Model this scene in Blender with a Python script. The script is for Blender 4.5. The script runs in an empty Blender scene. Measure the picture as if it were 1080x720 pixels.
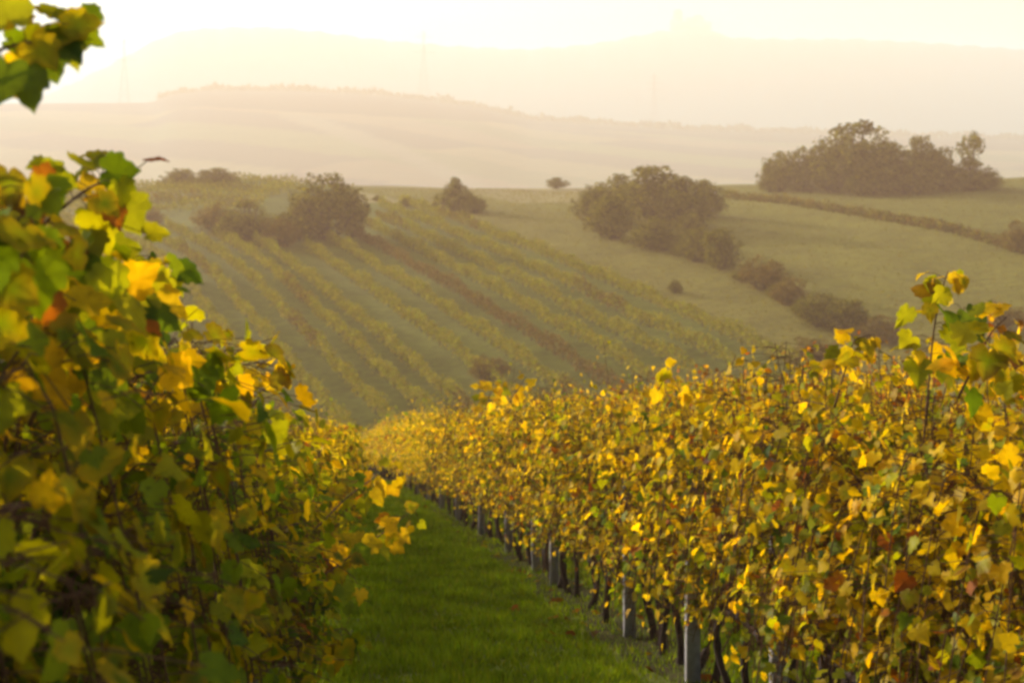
import bpy, math, random
import numpy as np
from mathutils import Vector, Matrix

sc = bpy.context.scene
COL = sc.collection
R = math.radians
rng = np.random.default_rng(7)

# ------------------------------------------------------------------ camera, sky, sun, exposure
F = 1600.0            # focal length in photograph pixels (photo 1080 wide)
HOR = 150.0           # image row of the horizon
cam = bpy.data.cameras.new('camera'); cam_o = bpy.data.objects.new('camera', cam); COL.objects.link(cam_o)
cam_o.location = (0, 0, 0); cam_o.rotation_euler = (R(90), 0, 0)
cam.sensor_width = 36; cam.lens = F / 1080 * 36
cam.shift_y = -(360 - HOR) / 1080
cam.clip_start = 0.05; cam.clip_end = 20000
cam.dof.use_dof = True; cam.dof.focus_distance = 7.0; cam.dof.aperture_fstop = 4.8
sc.camera = cam_o

SUN_AZ, SUN_EL = -48.0, 16.0
w = bpy.data.worlds.new("World"); sc.world = w; w.use_nodes = True
nt = w.node_tree; bg = nt.nodes['Background']
sky = nt.nodes.new('ShaderNodeTexSky'); sky.sky_type = 'NISHITA'; sky.sun_disc = False
sky.sun_elevation = R(SUN_EL); sky.sun_rotation = R(SUN_AZ)
sky.air_density = 1.0; sky.dust_density = 7.0; sky.ozone_density = 0.3
nt.links.new(sky.outputs[0], bg.inputs[0]); bg.inputs[1].default_value = 0.12

sl = bpy.data.lights.new('sun', 'SUN'); sl.energy = 5.0; sl.angle = R(0.6); sl.color = (1.0, 0.555, 0.42)
so = bpy.data.objects.new('sun', sl); COL.objects.link(so)
sd = Vector((math.sin(R(SUN_AZ)) * math.cos(R(SUN_EL)), math.cos(R(SUN_AZ)) * math.cos(R(SUN_EL)), math.sin(R(SUN_EL))))
so.rotation_euler = sd.to_track_quat('Z', 'Y').to_euler()

sc.view_settings.view_transform = 'Standard'; sc.view_settings.look = 'None'
sc.view_settings.exposure = 1.59; sc.view_settings.gamma = 1.0; sc.view_settings.use_curve_mapping = False
sc.render.engine = 'CYCLES'
sc.cycles.max_bounces = 8; sc.cycles.diffuse_bounces = 4; sc.cycles.glossy_bounces = 2
sc.cycles.transmission_bounces = 4; sc.cycles.volume_bounces = 0; sc.cycles.transparent_max_bounces = 4
sc.cycles.sample_clamp_indirect = 6
sc.cycles.use_denoising = True
sc.cycles.filter_width = 3.0
HAZE_DENSITY = 0.00096

# ------------------------------------------------------------------ terrain
def smax(a, b, k):
    h = np.clip(0.5 + 0.5 * (a - b) / k, 0, 1)
    return b + (a - b) * h + k * h * (1 - h)

CRX = np.array([-600, -200, 0, 60, 130, 170, 200, 250, 285, 320, 380, 600, 760, 900, 1080, 1400, 1900.])
CRY = np.array([226, 222, 216, 212, 206, 201, 198, 196, 197, 202, 206, 207, 205, 201, 194, 186, 180.])
def zn(X, Y):
    """height of the ground out to the valley behind the opposite hill"""
    X = np.asarray(X, float); Y = np.asarray(Y, float)
    near = -1.76 - 0.18 * Y - 0.0002 * np.maximum(Y, 0) ** 2
    lat = X + 0.125 * Y
    near = near + 0.16 * np.clip(lat - 3.1, 0, 4)
    s = (Y - 118) / 205.0
    s1 = np.clip(s, 0, 1)
    hill = -25 + 15.0 * (1 - (1 - s1) ** 1.6)
    q = 540 + F * X / np.maximum(Y, 60)
    off = (206 - np.interp(q, CRX, CRY)) / F * 322
    hill = hill + off * s1 ** 2
    hill = hill - 0.00045 * np.maximum(Y - 318, 0) ** 2 - 0.05 * np.maximum(118 - Y, 0)
    hill = hill + 0.25 * np.sin(X * 0.071 + Y * 0.03) * s1 + 0.18 * np.sin(X * 0.16 - Y * 0.09) * s1
    return smax(near, hill, 2.5)
def zvalley(X, Y):
    X = np.asarray(X, float); Y = np.asarray(Y, float)
    q = 540 + F * X / Y
    ry = np.interp(q, [-900, -100, 160, 180, 220, 300, 400, 500, 560, 720, 1080, 1900], [118, 111, 109, 101, 97, 97, 101, 113, 127, 137, 148, 152])
    top = (HOR - ry) / F * 2200
    t = np.clip((Y - 800) / 1400, 0, 1)
    z = -62 + (top + 62) * (t * t * (3 - 2 * t)) ** 0.9
    z = z - 0.00035 * np.maximum(Y - 2200, 0) ** 2
    return np.maximum(z, -95)
RIX = [-1500, -400, 0, 60, 110, 140, 170, 200, 240, 290, 340, 400, 470, 550, 600, 640, 690, 735, 775, 830, 900, 980, 1080, 1500, 2400]
RIY = [128, 122, 112, 96, 72, 56, 40, 32, 30, 30, 35, 43, 49, 53, 50, 45, 35, 30, 41, 42, 42, 46, 53, 62, 80]
def zridge(X, Y):
    q = 540 + F * X / Y
    t = np.clip((Y - 2700) / 1000, 0, 1); t = t * t * (3 - 2 * t)
    top = (HOR - np.interp(q, RIX, RIY)) / F * 3700
    top = top + 2.5 * np.sin(q * 0.21) + 1.5 * np.sin(q * 0.47 + 1)
    return -95 + (top + 95) * t - 0.0005 * np.maximum(Y - 3700, 0) ** 2

def G(X, Y): return float(zn(X, Y))
def at(px, py, lo=112, hi=335):
    """point of the opposite hill seen at photograph pixel (px, py)"""
    Ys = np.linspace(lo, hi, 2200)
    d = zn(Ys * (px - 540) / F, Ys) - Ys * (HOR - py) / F
    i = np.argmax(d > 0)
    if not (d > 0).any(): i = np.argmax(d)
    Y = Ys[i]; X = Y * (px - 540) / F
    return X, Y, G(X, Y)

# ------------------------------------------------------------------ materials
def mat(name):
    m = bpy.data.materials.new(name); m.use_nodes = True
    t = m.node_tree; b = t.nodes['Principled BSDF']
    return m, t, b
def node(t, typ, **kw):
    n = t.nodes.new(typ)
    for k, v in kw.items(): setattr(n, k, v)
    return n
def ramp(t, fac, stops):
    r = node(t, 'ShaderNodeValToRGB'); e = r.color_ramp.elements
    while len(e) > 1: e.remove(e[-1])
    e[0].position = stops[0][0]; e[0].color = (*stops[0][1], 1)
    for p, c in stops[1:]:
        q = e.new(p); q.color = (*c, 1)
    t.links.new(fac, r.inputs[0]); return r.outputs[0]
def noise(t, scale, detail=4, rough=.6, coord=None):
    n = node(t, 'ShaderNodeTexNoise'); n.inputs['Scale'].default_value = scale
    n.inputs['Detail'].default_value = detail; n.inputs['Roughness'].default_value = rough
    if coord is None:
        g = node(t, 'ShaderNodeNewGeometry'); coord = g.outputs['Position']
    t.links.new(coord, n.inputs['Vector']); return n.outputs['Fac']

def leaf_material(name, trans=0.48, boost=(2.1, 1.74, 0.12), rough=0.4, spec=0.007, mottle=14.0, hue=0.0):
    """leaf blade: reflects its own colour, lets warm light through"""
    m, t, b = mat(name)
    at_ = node(t, 'ShaderNodeVertexColor'); at_.layer_name = 'tint'
    n = noise(t, mottle, 3)
    mr = node(t, 'ShaderNodeMapRange'); mr.inputs['From Min'].default_value = .3; mr.inputs['From Max'].default_value = .7
    mr.inputs['To Min'].default_value = .72; mr.inputs['To Max'].default_value = 1.2
    t.links.new(n, mr.inputs['Value'])
    mx = node(t, 'ShaderNodeVectorMath', operation='SCALE')
    sp = node(t, 'ShaderNodeMapRange'); sp.inputs['From Min'].default_value = .60; sp.inputs['From Max'].default_value = .70
    sp.inputs['To Min'].default_value = 1.0; sp.inputs['To Max'].default_value = .42          # brown specks and blemishes
    t.links.new(noise(t, mottle * 3.5, 4, .7), sp.inputs['Value'])
    mu = node(t, 'ShaderNodeMath', operation='MULTIPLY'); t.links.new(mr.outputs[0], mu.inputs[0]); t.links.new(sp.outputs[0], mu.inputs[1])
    t.links.new(at_.outputs['Color'], mx.inputs[0]); t.links.new(mu.outputs[0], mx.inputs['Scale'])
    df = node(t, 'ShaderNodeBsdfDiffuse'); t.links.new(mx.outputs[0], df.inputs['Color'])
    gl = node(t, 'ShaderNodeBsdfGlossy'); gl.inputs['Roughness'].default_value = rough; gl.inputs['Color'].default_value = (.8, .8, .8, 1)
    ds = node(t, 'ShaderNodeMixShader'); ds.inputs[0].default_value = spec
    t.links.new(df.outputs[0], ds.inputs[1]); t.links.new(gl.outputs[0], ds.inputs[2]); t.nodes.remove(b)
    tr = node(t, 'ShaderNodeBsdfTranslucent')
    mm = node(t, 'ShaderNodeVectorMath', operation='MULTIPLY'); mm.inputs[1].default_value = boost
    t.links.new(mx.outputs[0], mm.inputs[0]); t.links.new(mm.outputs[0], tr.inputs['Color'])
    ms = node(t, 'ShaderNodeMixShader'); ms.inputs[0].default_value = trans
    t.links.new(ds.outputs[0], ms.inputs[1]); t.links.new(tr.outputs[0], ms.inputs[2])
    t.links.new(ms.outputs[0], t.nodes['Material Output'].inputs['Surface'])
    return m
def bark_material(name, c1, c2, scale=30):
    m, t, b = mat(name); b.inputs['Roughness'].default_value = .9; b.inputs['Specular IOR Level'].default_value = .15
    t.links.new(ramp(t, noise(t, scale, 5), [(.3, c1), (.7, c2)]), b.inputs['Base Color'])
    bp = node(t, 'ShaderNodeBump'); bp.inputs['Strength'].default_value = .6; bp.inputs['Distance'].default_value = .01
    t.links.new(noise(t, scale * 3, 4), bp.inputs['Height']); t.links.new(bp.outputs[0], b.inputs['Normal'])
    return m

M = {}
M['leaf'] = leaf_material('vine_leaf')
M['leaf_far'] = leaf_material('far_foliage', trans=.3, boost=(1.4, 1.3, .4), rough=.7, spec=.004, mottle=.8)
M['bush'] = leaf_material('bush_foliage', trans=.38, boost=(1.5, 1.35, .3), rough=.7, spec=.004, mottle=.5)
M['bark'] = bark_material('vine_bark', (.018, .012, .008), (.06, .042, .028))
M['cane'] = bark_material('vine_cane', (.07, .035, .018), (.14, .075, .03), 60)
M['concrete'] = bark_material('post_concrete', (.21, .205, .195), (.34, .33, .31), 18)
M['wood'] = bark_material('branch_wood', (.03, .024, .018), (.07, .055, .04), 4)
M['steel'] = bark_material('galvanised_steel', (.12, .12, .125), (.2, .2, .2), 2)
M['stone'] = bark_material('old_stone', (.16, .14, .12), (.26, .23, .19), .3)
m, t, b = mat('shed_sheet'); b.inputs['Roughness'].default_value = .5
t.links.new(ramp(t, noise(t, 3), [(.3, (.30, .31, .33)), (.7, (.42, .43, .45))]), b.inputs['Base Color']); M['shed'] = m
m, t, b = mat('shed_boards'); b.inputs['Roughness'].default_value = .8
t.links.new(ramp(t, noise(t, 3), [(.3, (.10, .08, .06)), (.7, (.16, .13, .10))]), b.inputs['Base Color']); M['boards'] = m

# near ground: mown grass with soil showing
m, t, b = mat('lane_ground'); b.inputs['Roughness'].default_value = .95; b.inputs['Specular IOR Level'].default_value = .1
n1 = noise(t, 1.3, 6, .65); n2 = noise(t, 22, 5, .7)
ad = node(t, 'ShaderNodeMath', operation='MULTIPLY_ADD'); ad.inputs[1].default_value = .55; t.links.new(n2, ad.inputs[0]); 
sc1 = node(t, 'ShaderNodeMath', operation='MULTIPLY'); sc1.inputs[1].default_value = .5; t.links.new(n1, sc1.inputs[0]); t.links.new(sc1.outputs[0], ad.inputs[2])
t.links.new(ramp(t, ad.outputs[0], [(.32, (.05, .04, .012)), (.46, (.08, .09, .010)), (.62, (.105, .14, .012)), (.78, (.15, .165, .02))]), b.inputs['Base Color'])
M['lane'] = m
m, t, b = mat('bare_soil'); b.inputs['Roughness'].default_value = 1.0; b.inputs['Specular IOR Level'].default_value = .05
t.links.new(ramp(t, noise(t, 9, 7, .7), [(.3, (.025, .020, .008)), (.48, (.045, .040, .014)), (.6, (.06, .075, .012)), (.78, (.085, .085, .02))]), b.inputs['Base Color'])
bp = node(t, 'ShaderNodeBump'); bp.inputs['Strength'].default_value = .8; bp.inputs['Distance'].default_value = .05
t.links.new(noise(t, 16, 5), bp.inputs['Height']); t.links.new(bp.outputs[0], b.inputs['Normal'])
M['soil'] = m
def zone_material(name, scale, lo=.8, hi=1.2, fine=2.0):
    m, t, b = mat(name); b.inputs['Roughness'].default_value = .95; b.inputs['Specular IOR Level'].default_value = .05
    a = node(t, 'ShaderNodeVertexColor'); a.layer_name = 'tint'
    s = node(t, 'ShaderNodeMath', operation='ADD'); t.links.new(noise(t, scale, 6, .7), s.inputs[0]); t.links.new(noise(t, fine, 4, .7), s.inputs[1])
    mr = node(t, 'ShaderNodeMapRange'); mr.inputs['From Min'].default_value = .7; mr.inputs['From Max'].default_value = 1.3
    mr.inputs['To Min'].default_value = lo; mr.inputs['To Max'].default_value = hi
    t.links.new(s.outputs[0], mr.inputs['Value'])
    v = node(t, 'ShaderNodeVectorMath', operation='SCALE'); t.links.new(a.outputs['Color'], v.inputs[0]); t.links.new(mr.outputs[0], v.inputs['Scale'])
    t.links.new(v.outputs[0], b.inputs['Base Color']); return m
M['hill'] = zone_material('hill_ground', .12, .62, 1.38, 1.1)
M['valley'] = zone_material('valley_fields', .006, .85, 1.15, .03)

# ------------------------------------------------------------------ mesh helpers
def link(name, me, parent=None):
    o = bpy.data.objects.new(name, me); COL.objects.link(o)
    if parent is not None: o.parent = parent
    return o
def mesh_tris(name, V, T, mats, C=None, mi=None, smooth=False):
    """V (n,3), T (m,3), C (n,3) colour per vertex"""
    V = np.asarray(V, np.float32); T = np.asarray(T, np.int32)
    me = bpy.data.meshes.new(name)
    me.vertices.add(len(V)); me.vertices.foreach_set('co', V.ravel())
    me.loops.add(T.size); me.loops.foreach_set('vertex_index', T.ravel())
    me.polygons.add(len(T)); me.polygons.foreach_set('loop_start', np.arange(0, T.size, 3, dtype=np.int32))
    me.polygons.foreach_set('loop_total', np.full(len(T), 3, np.int32))
    for q in (mats if isinstance(mats, (list, tuple)) else [mats]): me.materials.append(q)
    if mi is not None: me.polygons.foreach_set('material_index', np.asarray(mi, np.int32))
    if smooth: me.polygons.foreach_set('use_smooth', np.ones(len(T), bool))
    if C is not None:
        a = me.color_attributes.new('tint', 'FLOAT_COLOR', 'POINT')
        a.data.foreach_set('color', np.c_[np.asarray(C, np.float32), np.ones(len(V), np.float32)].ravel())
    me.update(calc_edges=True); me.validate()
    return me
class TB:
    """collects triangles"""
    def __init__(s): s.V = []; s.T = []; s.C = []; s.mi = []; s.n = 0
    def add(s, V, T, C=None, mi=0):
        V = np.asarray(V, float); T = np.asarray(T, int)
        s.V.append(V); s.T.append(T + s.n); s.n += len(V)
        s.C.append(np.full((len(V), 3), .1) if C is None else np.broadcast_to(np.asarray(C, float), (len(V), 3)))
        s.mi.append(np.full(len(T), mi))
    def tube(s, P, rad, k=5, mi=0, cap=True):
        P = np.asarray(P, float); n = len(P); rad = np.broadcast_to(rad, (n,))
        d = np.gradient(P, axis=0); d /= np.linalg.norm(d, axis=1)[:, None] + 1e-9
        ref = np.where(np.abs(d[:, 2:3]) > .9, [[1., 0, 0]], [[0, 0, 1.]])
        u = np.cross(d, ref); u /= np.linalg.norm(u, axis=1)[:, None] + 1e-9; v = np.cross(d, u)
        a = np.arange(k) * 2 * math.pi / k
        V = (P[:, None] + rad[:, None, None] * (np.cos(a)[None, :, None] * u[:, None] + np.sin(a)[None, :, None] * v[:, None])).reshape(-1, 3)
        T = []
        for i in range(n - 1):
            for j in range(k):
                A = i * k + j; B = i * k + (j + 1) % k
                T += [(A, B, B + k), (A, B + k, A + k)]
        if cap:
            for j in range(1, k - 1): T += [(0, j + 1, j), ((n - 1) * k, (n - 1) * k + j, (n - 1) * k + j + 1)]
        s.add(V, T, mi=mi)
    def box(s, c, d, rz=0, mi=0):
        x, y, z = np.asarray(d) / 2
        V = np.array([(sx * x, sy * y, sz * z) for sx in (-1, 1) for sy in (-1, 1) for sz in (-1, 1)])
        cr, sr = math.cos(rz), math.sin(rz); V = V @ np.array([[cr, sr, 0], [-sr, cr, 0], [0, 0, 1]]) + np.asarray(c)
        s.add(V, [(0, 1, 3), (0, 3, 2), (4, 6, 7), (4, 7, 5), (0, 4, 5), (0, 5, 1), (2, 3, 7), (2, 7, 6), (0, 2, 6), (0, 6, 4), (1, 5, 7), (1, 7, 3)], mi=mi)
    def mesh(s, name, mats, smooth=False):
        return mesh_tris(name, np.concatenate(s.V), np.concatenate(s.T), mats, np.concatenate(s.C), np.concatenate(s.mi), smooth)

def tag(o, label=None, cat=None, group=None, kind=None):
    if label: o['label'] = label
    if cat: o['category'] = cat
    if group: o['group'] = group
    if kind: o['kind'] = kind
    return o
def empty(name, loc, rz=0, scale=None):
    o = bpy.data.objects.new(name, None); COL.objects.link(o); o.location = loc; o.rotation_euler = (0, 0, rz)
    o.empty_display_size = .2
    if scale is not None: o.scale = scale
    return o

def grid_mesh(name, X, Y, Z, mt, C=None):
    n, k = X.shape
    idx = np.arange(n * k).reshape(n, k)
    a, b_, c, d = idx[:-1, :-1].ravel(), idx[:-1, 1:].ravel(), idx[1:, 1:].ravel(), idx[1:, :-1].ravel()
    T = np.concatenate([np.c_[a, b_, c], np.c_[a, c, d]])
    return mesh_tris(name, np.c_[X.ravel(), Y.ravel(), Z.ravel()], T, mt, None if C is None else C.reshape(-1, 3), smooth=True)

# ------------------------------------------------------------------ setting: ground sheets
Y = np.concatenate([np.linspace(-14, 30, 90), np.linspace(30.6, 104, 130)])
S = np.linspace(-1, 1, 161)
XX = S[None, :] * (25 + .75 * np.maximum(Y, 0))[:, None]; YY = np.repeat(Y[:, None], len(S), 1)
tag(link('grass_slope', grid_mesh('grass_slope', XX, YY, zn(XX, YY), M['lane'])), kind='structure')

Y = np.concatenate([np.linspace(104, 330, 260), np.geomspace(331, 640, 40)])
S = np.linspace(-1, 1, 401)
XX = S[None, :] * (25 + .75 * Y)[:, None]; YY = np.repeat(Y[:, None], len(S), 1); ZZ = zn(XX, YY)
ZZ[-1] = np.maximum(ZZ[-1], -70)
px = 540 + F * XX / YY; py = HOR - F * ZZ / YY
nz = rng.normal(0, 1, XX.shape)
U = XX * .94 + YY * .34
C = np.empty(XX.shape + (3,)); C[:] = (.125, .115, .016)                      # meadow
vin = U < 75.8
C[vin] = (.085, .095, .010)
ph = ((U - 75.4) / 4.3) % 1.0
C[(py < 214) & (px > 360) & (px < 640)] = (.20, .165, .06)                     # dry straw strip on the crest
C[(U > 75.8) & (U < 96)] = (.125, .11, .016)
bandy = np.interp(px, [755, 830, 900, 1000, 1080, 1200], [207, 213, 224, 240, 262, 300])
up = (px > 755) & (py < bandy); C[up] = (.11, .105, .016)
C *= (1 + .10 * nz)[..., None]
tag(link('opposite_hillside', grid_mesh('opposite_hillside', XX, YY, ZZ, M['hill'], C)), kind='structure')

Y = np.concatenate([np.linspace(560, 800, 20), np.linspace(815, 2400, 120), np.linspace(2420, 2760, 14)])
S = np.linspace(-1, 1, 281)
XX = S[None, :] * (200 + .75 * Y)[:, None]; YY = np.repeat(Y[:, None], len(S), 1); ZZ = zvalley(XX, YY) - .2
px = 540 + F * XX / YY; py = HOR - F * ZZ / YY
C = np.empty(XX.shape + (3,)); C[:] = (.16, .135, .075)
fld = [(.22, .18, .08), (.12, .10, .065), (.17, .17, .07), (.10, .085, .06), (.20, .15, .08), (.14, .14, .06)]
ang = XX * .55 + YY * .835
k = np.floor(ang / 95.0).astype(int) * 7 + np.floor((XX * .835 - YY * .55) / 420.).astype(int) * 3
for i in range(6): C[(k % 6) == i] = fld[i]
dg = np.abs(py - np.interp(px, [300, 340, 420, 520], [118, 132, 160, 206])); C[(dg < 7) & (px > 300) & (px < 530)] = (.215, .18, .10)
C[py < np.interp(px, [0, 200, 500, 800, 1080], [118, 112, 128, 150, 160])] = (.06, .05, .035)
tag(link('valley_fields', grid_mesh('valley_fields', XX, YY, ZZ, M['valley'], C)), kind='structure')

Y = np.concatenate([np.linspace(2650, 3800, 60), np.linspace(3850, 4600, 14)])
S = np.linspace(-1, 1, 421)
XX = S[None, :] * (200 + .75 * Y)[:, None]; YY = np.repeat(Y[:, None], len(S), 1); ZZ = zridge(XX, YY)
C = np.empty(XX.shape + (3,)); C[:] = (.055, .05, .03)
tag(link('far_ridge_hills', grid_mesh('far_ridge_hills', XX, YY, ZZ, M['valley'], C)), kind='structure')

# one closed box of haze round everything
hz = TB(); zb, zt = -120.0, 292.0
hz.box((0, 2250, (zb + zt) / 2), (8400, 4800, zt - zb))
hm = bpy.data.materials.new('haze'); hm.use_nodes = True; t = hm.node_tree
for n_ in list(t.nodes):
    if n_.type == 'BSDF_PRINCIPLED': t.nodes.remove(n_)
pv = t.nodes.new('ShaderNodeVolumePrincipled'); pv.inputs['Density'].default_value = HAZE_DENSITY
pv.inputs['Color'].default_value = (1.0, .63, .36, 1); pv.inputs['Absorption Color'].default_value = (1, 1, 1, 1); pv.inputs['Anisotropy'].default_value = .13
t.links.new(pv.outputs[0], t.nodes['Material Output'].inputs['Volume'])
tag(link('haze', hz.mesh('haze', hm)), kind='stuff')

# ------------------------------------------------------------------ leaves
HALF = [(0, 0), (.07, -.14), (.21, -.22), (.37, -.18), (.39, -.07), (.52, 0), (.6, .14), (.53, .23), (.57, .38), (.51, .51), (.38, .51), (.31, .6), (.27, .73), (.16, .83), (.08, .92), (0, 1.03)]
HALF_LOW = [(0, 0), (.3, -.2), (.55, .1), (.5, .5), (.28, .6), (.12, .88), (0, 1.0)]
def leaf_template(half):
    o = half + [(-x, y) for x, y in half[::-1][1:-1]]
    o = np.array(o); c = np.array([[0, .3]])
    V = np.concatenate([c, o]); n = len(o)
    T = [(0, 1 + i, 1 + (i + 1) % n) for i in range(n)]
    return V, np.array(T)
LT_HI = leaf_template(HALF); LT_LO = leaf_template(HALF_LOW); LT_QUAD = leaf_template([(0, 0), (.5, .45), (0, 1.0)])
def leaves(tb, P, tip, nor, size, tint, rim=None, tpl=LT_HI, mi=0, g=rng):
    P = np.asarray(P, float); N = len(P)
    if N == 0: return
    tip = np.asarray(tip, float); nor = np.asarray(nor, float)
    nor = nor / np.linalg.norm(nor, axis=1)[:, None]
    tip = tip - (tip * nor).sum(1)[:, None] * nor; tip /= np.linalg.norm(tip, axis=1)[:, None] + 1e-9
    sx = np.cross(tip, nor)
    L, T = tpl; k = len(L)
    fold = g.normal(.25, .22, N); droop = g.normal(.28, .22, N); tw = g.normal(0, .18, N); asy = g.normal(1, .1, N)
    x = L[None, :, 0] * asy[:, None]; y = L[None, :, 1] + 0 * x
    z = fold[:, None] * np.abs(x) * .8 - droop[:, None] * (y ** 2) * .6 + tw[:, None] * x * y - .25 * x ** 2
    z = z + g.normal(0, .03, (N, k))
    V = P[:, None] + size[:, None, None] * (x[..., None] * sx[:, None] + y[..., None] * tip[:, None] + z[..., None] * nor[:, None])
    TT = (T[None] + (np.arange(N) * k)[:, None, None]).reshape(-1, 3)
    C = np.repeat(tint[:, None], k, 1)
    if rim is not None:
        edge = np.ones(k); edge[0] = 0
        C = C * (1 - edge[None, :, None]) + rim[:, None] * edge[None, :, None]
    tb.add(V.reshape(-1, 3), TT, C.reshape(-1, 3), mi)
GREEN = np.array([(.065, .105, .006), (.09, .135, .006), (.045, .08, .008), (.11, .15, .008)])
LIME = np.array([(.17, .19, .006), (.22, .22, .008), (.14, .155, .006)])
GOLD = np.array([(.42, .305, .006), (.37, .27, .005), (.46, .345, .01), (.31, .235, .005), (.38, .245, .006), (.26, .20, .005)])
RUST = np.array([(.28, .09, .008), (.17, .05, .008), (.22, .08, .01), (.10, .045, .012)])
def patch(P, ph=0.0):
    x, y, z = P[:, 0], P[:, 1], P[:, 2]
    return np.sin(y * 6.3 + 2 * np.sin(z * 3.1 + ph) + ph) * np.sin(z * 5.2 + 1.7 * np.sin(y * 4.3 + ph) + x * 2 + 2 * ph)
def tints(N, mix, g, P=None):
    if P is None: c = g.choice(4, N, p=mix)
    else:                                            # neighbouring leaves tend to have turned the same colour
        u = g.random(N) + .9 * patch(P, g.uniform(0, 6)); u = np.argsort(np.argsort(u)) / N
        c = np.searchsorted(np.cumsum(mix)[:3], u)
    out = np.empty((N, 3))
    for i, pal in enumerate((GREEN, LIME, GOLD, RUST)):
        k = c == i; out[k] = pal[g.integers(0, len(pal), k.sum())]
    out *= g.uniform(.98, 1.38, (N, 1))
    rim = out.copy(); r = g.random(N)
    k = r < .3; rim[k] = out[k] * .4 + np.array((.32, .20, .006)) * .6
    k = r > .93; rim[k] = out[k] * .4 + np.array((.15, .06, .015)) * .6
    return out, rim

def vine_leaves(g, n_up, n_flop, per, mix, tpl, size=(.075, .13), height=2.05, tallp=.15, span=.62, interior=80, canes=None, topmix=None, lowmix=None, lowz=1.15):
    """foliage of one vine: local y along the row, local x across it, z up"""
    tb = TB(); P = []; TIP = []; NOR = []; SZ = []; HT = []; BASE = []
    def lf(p, out, sz, base=None):
        BASE.append(p if base is None else base)
        n = np.array([out * .8, 0, .45]) + g.normal(0, .5, 3)
        tp = np.array([out * .4, 0, -.55]) + g.normal(0, .6, 3)
        P.append(p); NOR.append(n); TIP.append(tp); SZ.append(sz); HT.append(p[2])
    for i in range(n_up + n_flop):
        y = g.uniform(-span, span); top = height * g.uniform(.88, 1.05)
        if g.random() < tallp: top += g.uniform(.12, .4)
        sx = g.normal(0, .05); path = []
        flop = i >= n_up
        n = 14
        side = g.choice([-1, 1])
        lean = g.normal(0, .25)
        for k in range(n):
            f = k / (n - 1)
            if not flop:
                x = sx + .12 * math.sin(f * 3 + i) * g.uniform(.5, 1) + side * .12 * f; z = .50 + (top - .50) * f; yy = y + lean * f
            else:
                hz_ = g.uniform(.98, 1.02)
                a = f * 2.3
                apex = 1.5 + .35 * math.sin(i * 2.1)
                x = side * (.12 + .42 * math.sin(min(a, 1.57)) * f * 1.1); z = .62 + (apex - .62) * math.sin(a * 1.15) * hz_ ; yy = y + lean * f * 1.5
                if f > .7: z -= (f - .7) * 1.2
            path.append((x, yy, z))
        path = np.array(path)
        if canes is not None: canes.tube(path, np.linspace(.0036, .0022, n), 4)
        for k in range(per):
            f = g.uniform(.05, 1) * (n - 1); a = int(min(f, n - 2)); p = path[a] + (path[a + 1] - path[a]) * (f - a)
            out = g.choice([-1, 1]) if g.random() < .6 else (side if flop else g.choice([-1, 1]))
            off = np.array([out * g.uniform(.03, .17), g.normal(0, .06), g.normal(.0, .05)])
            s = g.uniform(*size) * (1.0 - .35 * max(0, f / (n - 1) - .75) / .25)
            lf(p + off, out, s, p)
    for i in range(interior):
        out = g.choice([-1, 1])
        lf(np.array([g.normal(0, .16) + out * .08, g.uniform(-span, span), g.uniform(.42, height - .1)]), out, g.uniform(*size))
    P = np.array(P); P[:, 0] += np.sign(P[:, 0]) * .11 * patch(P, g.uniform(0, 6))
    c, r = tints(len(P), mix, g, P)
    if topmix is not None:
        k = P[:, 2] > height - .45 + g.normal(0, .2, len(P)); c2, r2 = tints(len(P), topmix, g); c[k] = c2[k]; r[k] = r2[k]
    if lowmix is not None:
        k = P[:, 2] < lowz + g.normal(0, .22, len(P)); c2, r2 = tints(len(P), lowmix, g); c[k] = c2[k]; r[k] = r2[k]
    k = P[:, 2] > .66 + .13 * np.sin(P[:, 1] * 5) + g.normal(0, .05, len(P)); P, TIP, NOR, SZ, c, r = P[k], np.array(TIP)[k], np.array(NOR)[k], np.array(SZ)[k], c[k], r[k]
    leaves(tb, P, TIP, NOR, SZ, c, r, tpl, 0, g)
    if canes is not None:                                   # leaf stalks from cane to blade
        B = np.array(BASE)[k]; d = P - B; q = np.linalg.norm(d, axis=1) > .02; B, d, E = B[q], d[q], P[q]
        side_ = np.cross(d, (0, 0, 1.)) ; side_ /= np.linalg.norm(side_, axis=1)[:, None] + 1e-9
        up_ = np.cross(side_, d); up_ /= np.linalg.norm(up_, axis=1)[:, None] + 1e-9
        m = (B + E) / 2 + (0, 0, .012); w_ = .0014
        V = np.concatenate([np.stack([X_ + side_ * w_, X_ - side_ * w_, X_ + up_ * w_ * 1.6], 1) for X_ in (B, m, E)], 1)
        T = np.array([(a + i, a + (i + 1) % 3, a + 3 + (i + 1) % 3) for a in (0, 3) for i in range(3)] + [(a + i, a + 3 + (i + 1) % 3, a + 3 + i) for a in (0, 3) for i in range(3)])
        canes.add(V.reshape(-1, 3), (T[None] + (np.arange(len(B)) * 9)[:, None, None]).reshape(-1, 3))
    return tb
def trunk_mesh(g):
    """two twisted stems meeting a horizontal arm"""
    tb = TB()
    for y0 in (-.22, .24):
        b = g.normal(0, .035, 2); z = np.linspace(-.06, .58, 8)
        P = np.c_[b[0] * np.sin(z * 5) + .025 * np.sin(z * 8 + b[1] * 50), y0 + g.normal(0, .04) + .07 * np.sin(z * 3 + b[0] * 60), z]
        tb.tube(P, np.array([.042, .034, .03, .026, .028, .026, .027, .028]) * g.uniform(.8, 1.2), 7)
    f = np.linspace(-.52, .52, 11); Q = np.c_[g.normal(0, .008, 11), f, .57 + .03 * np.sin(f * 6)]
    tb.tube(Q, .017 + .006 * np.cos(f * 3), 5)
    return tb.mesh('vine_trunk', M['bark'], True)

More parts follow.
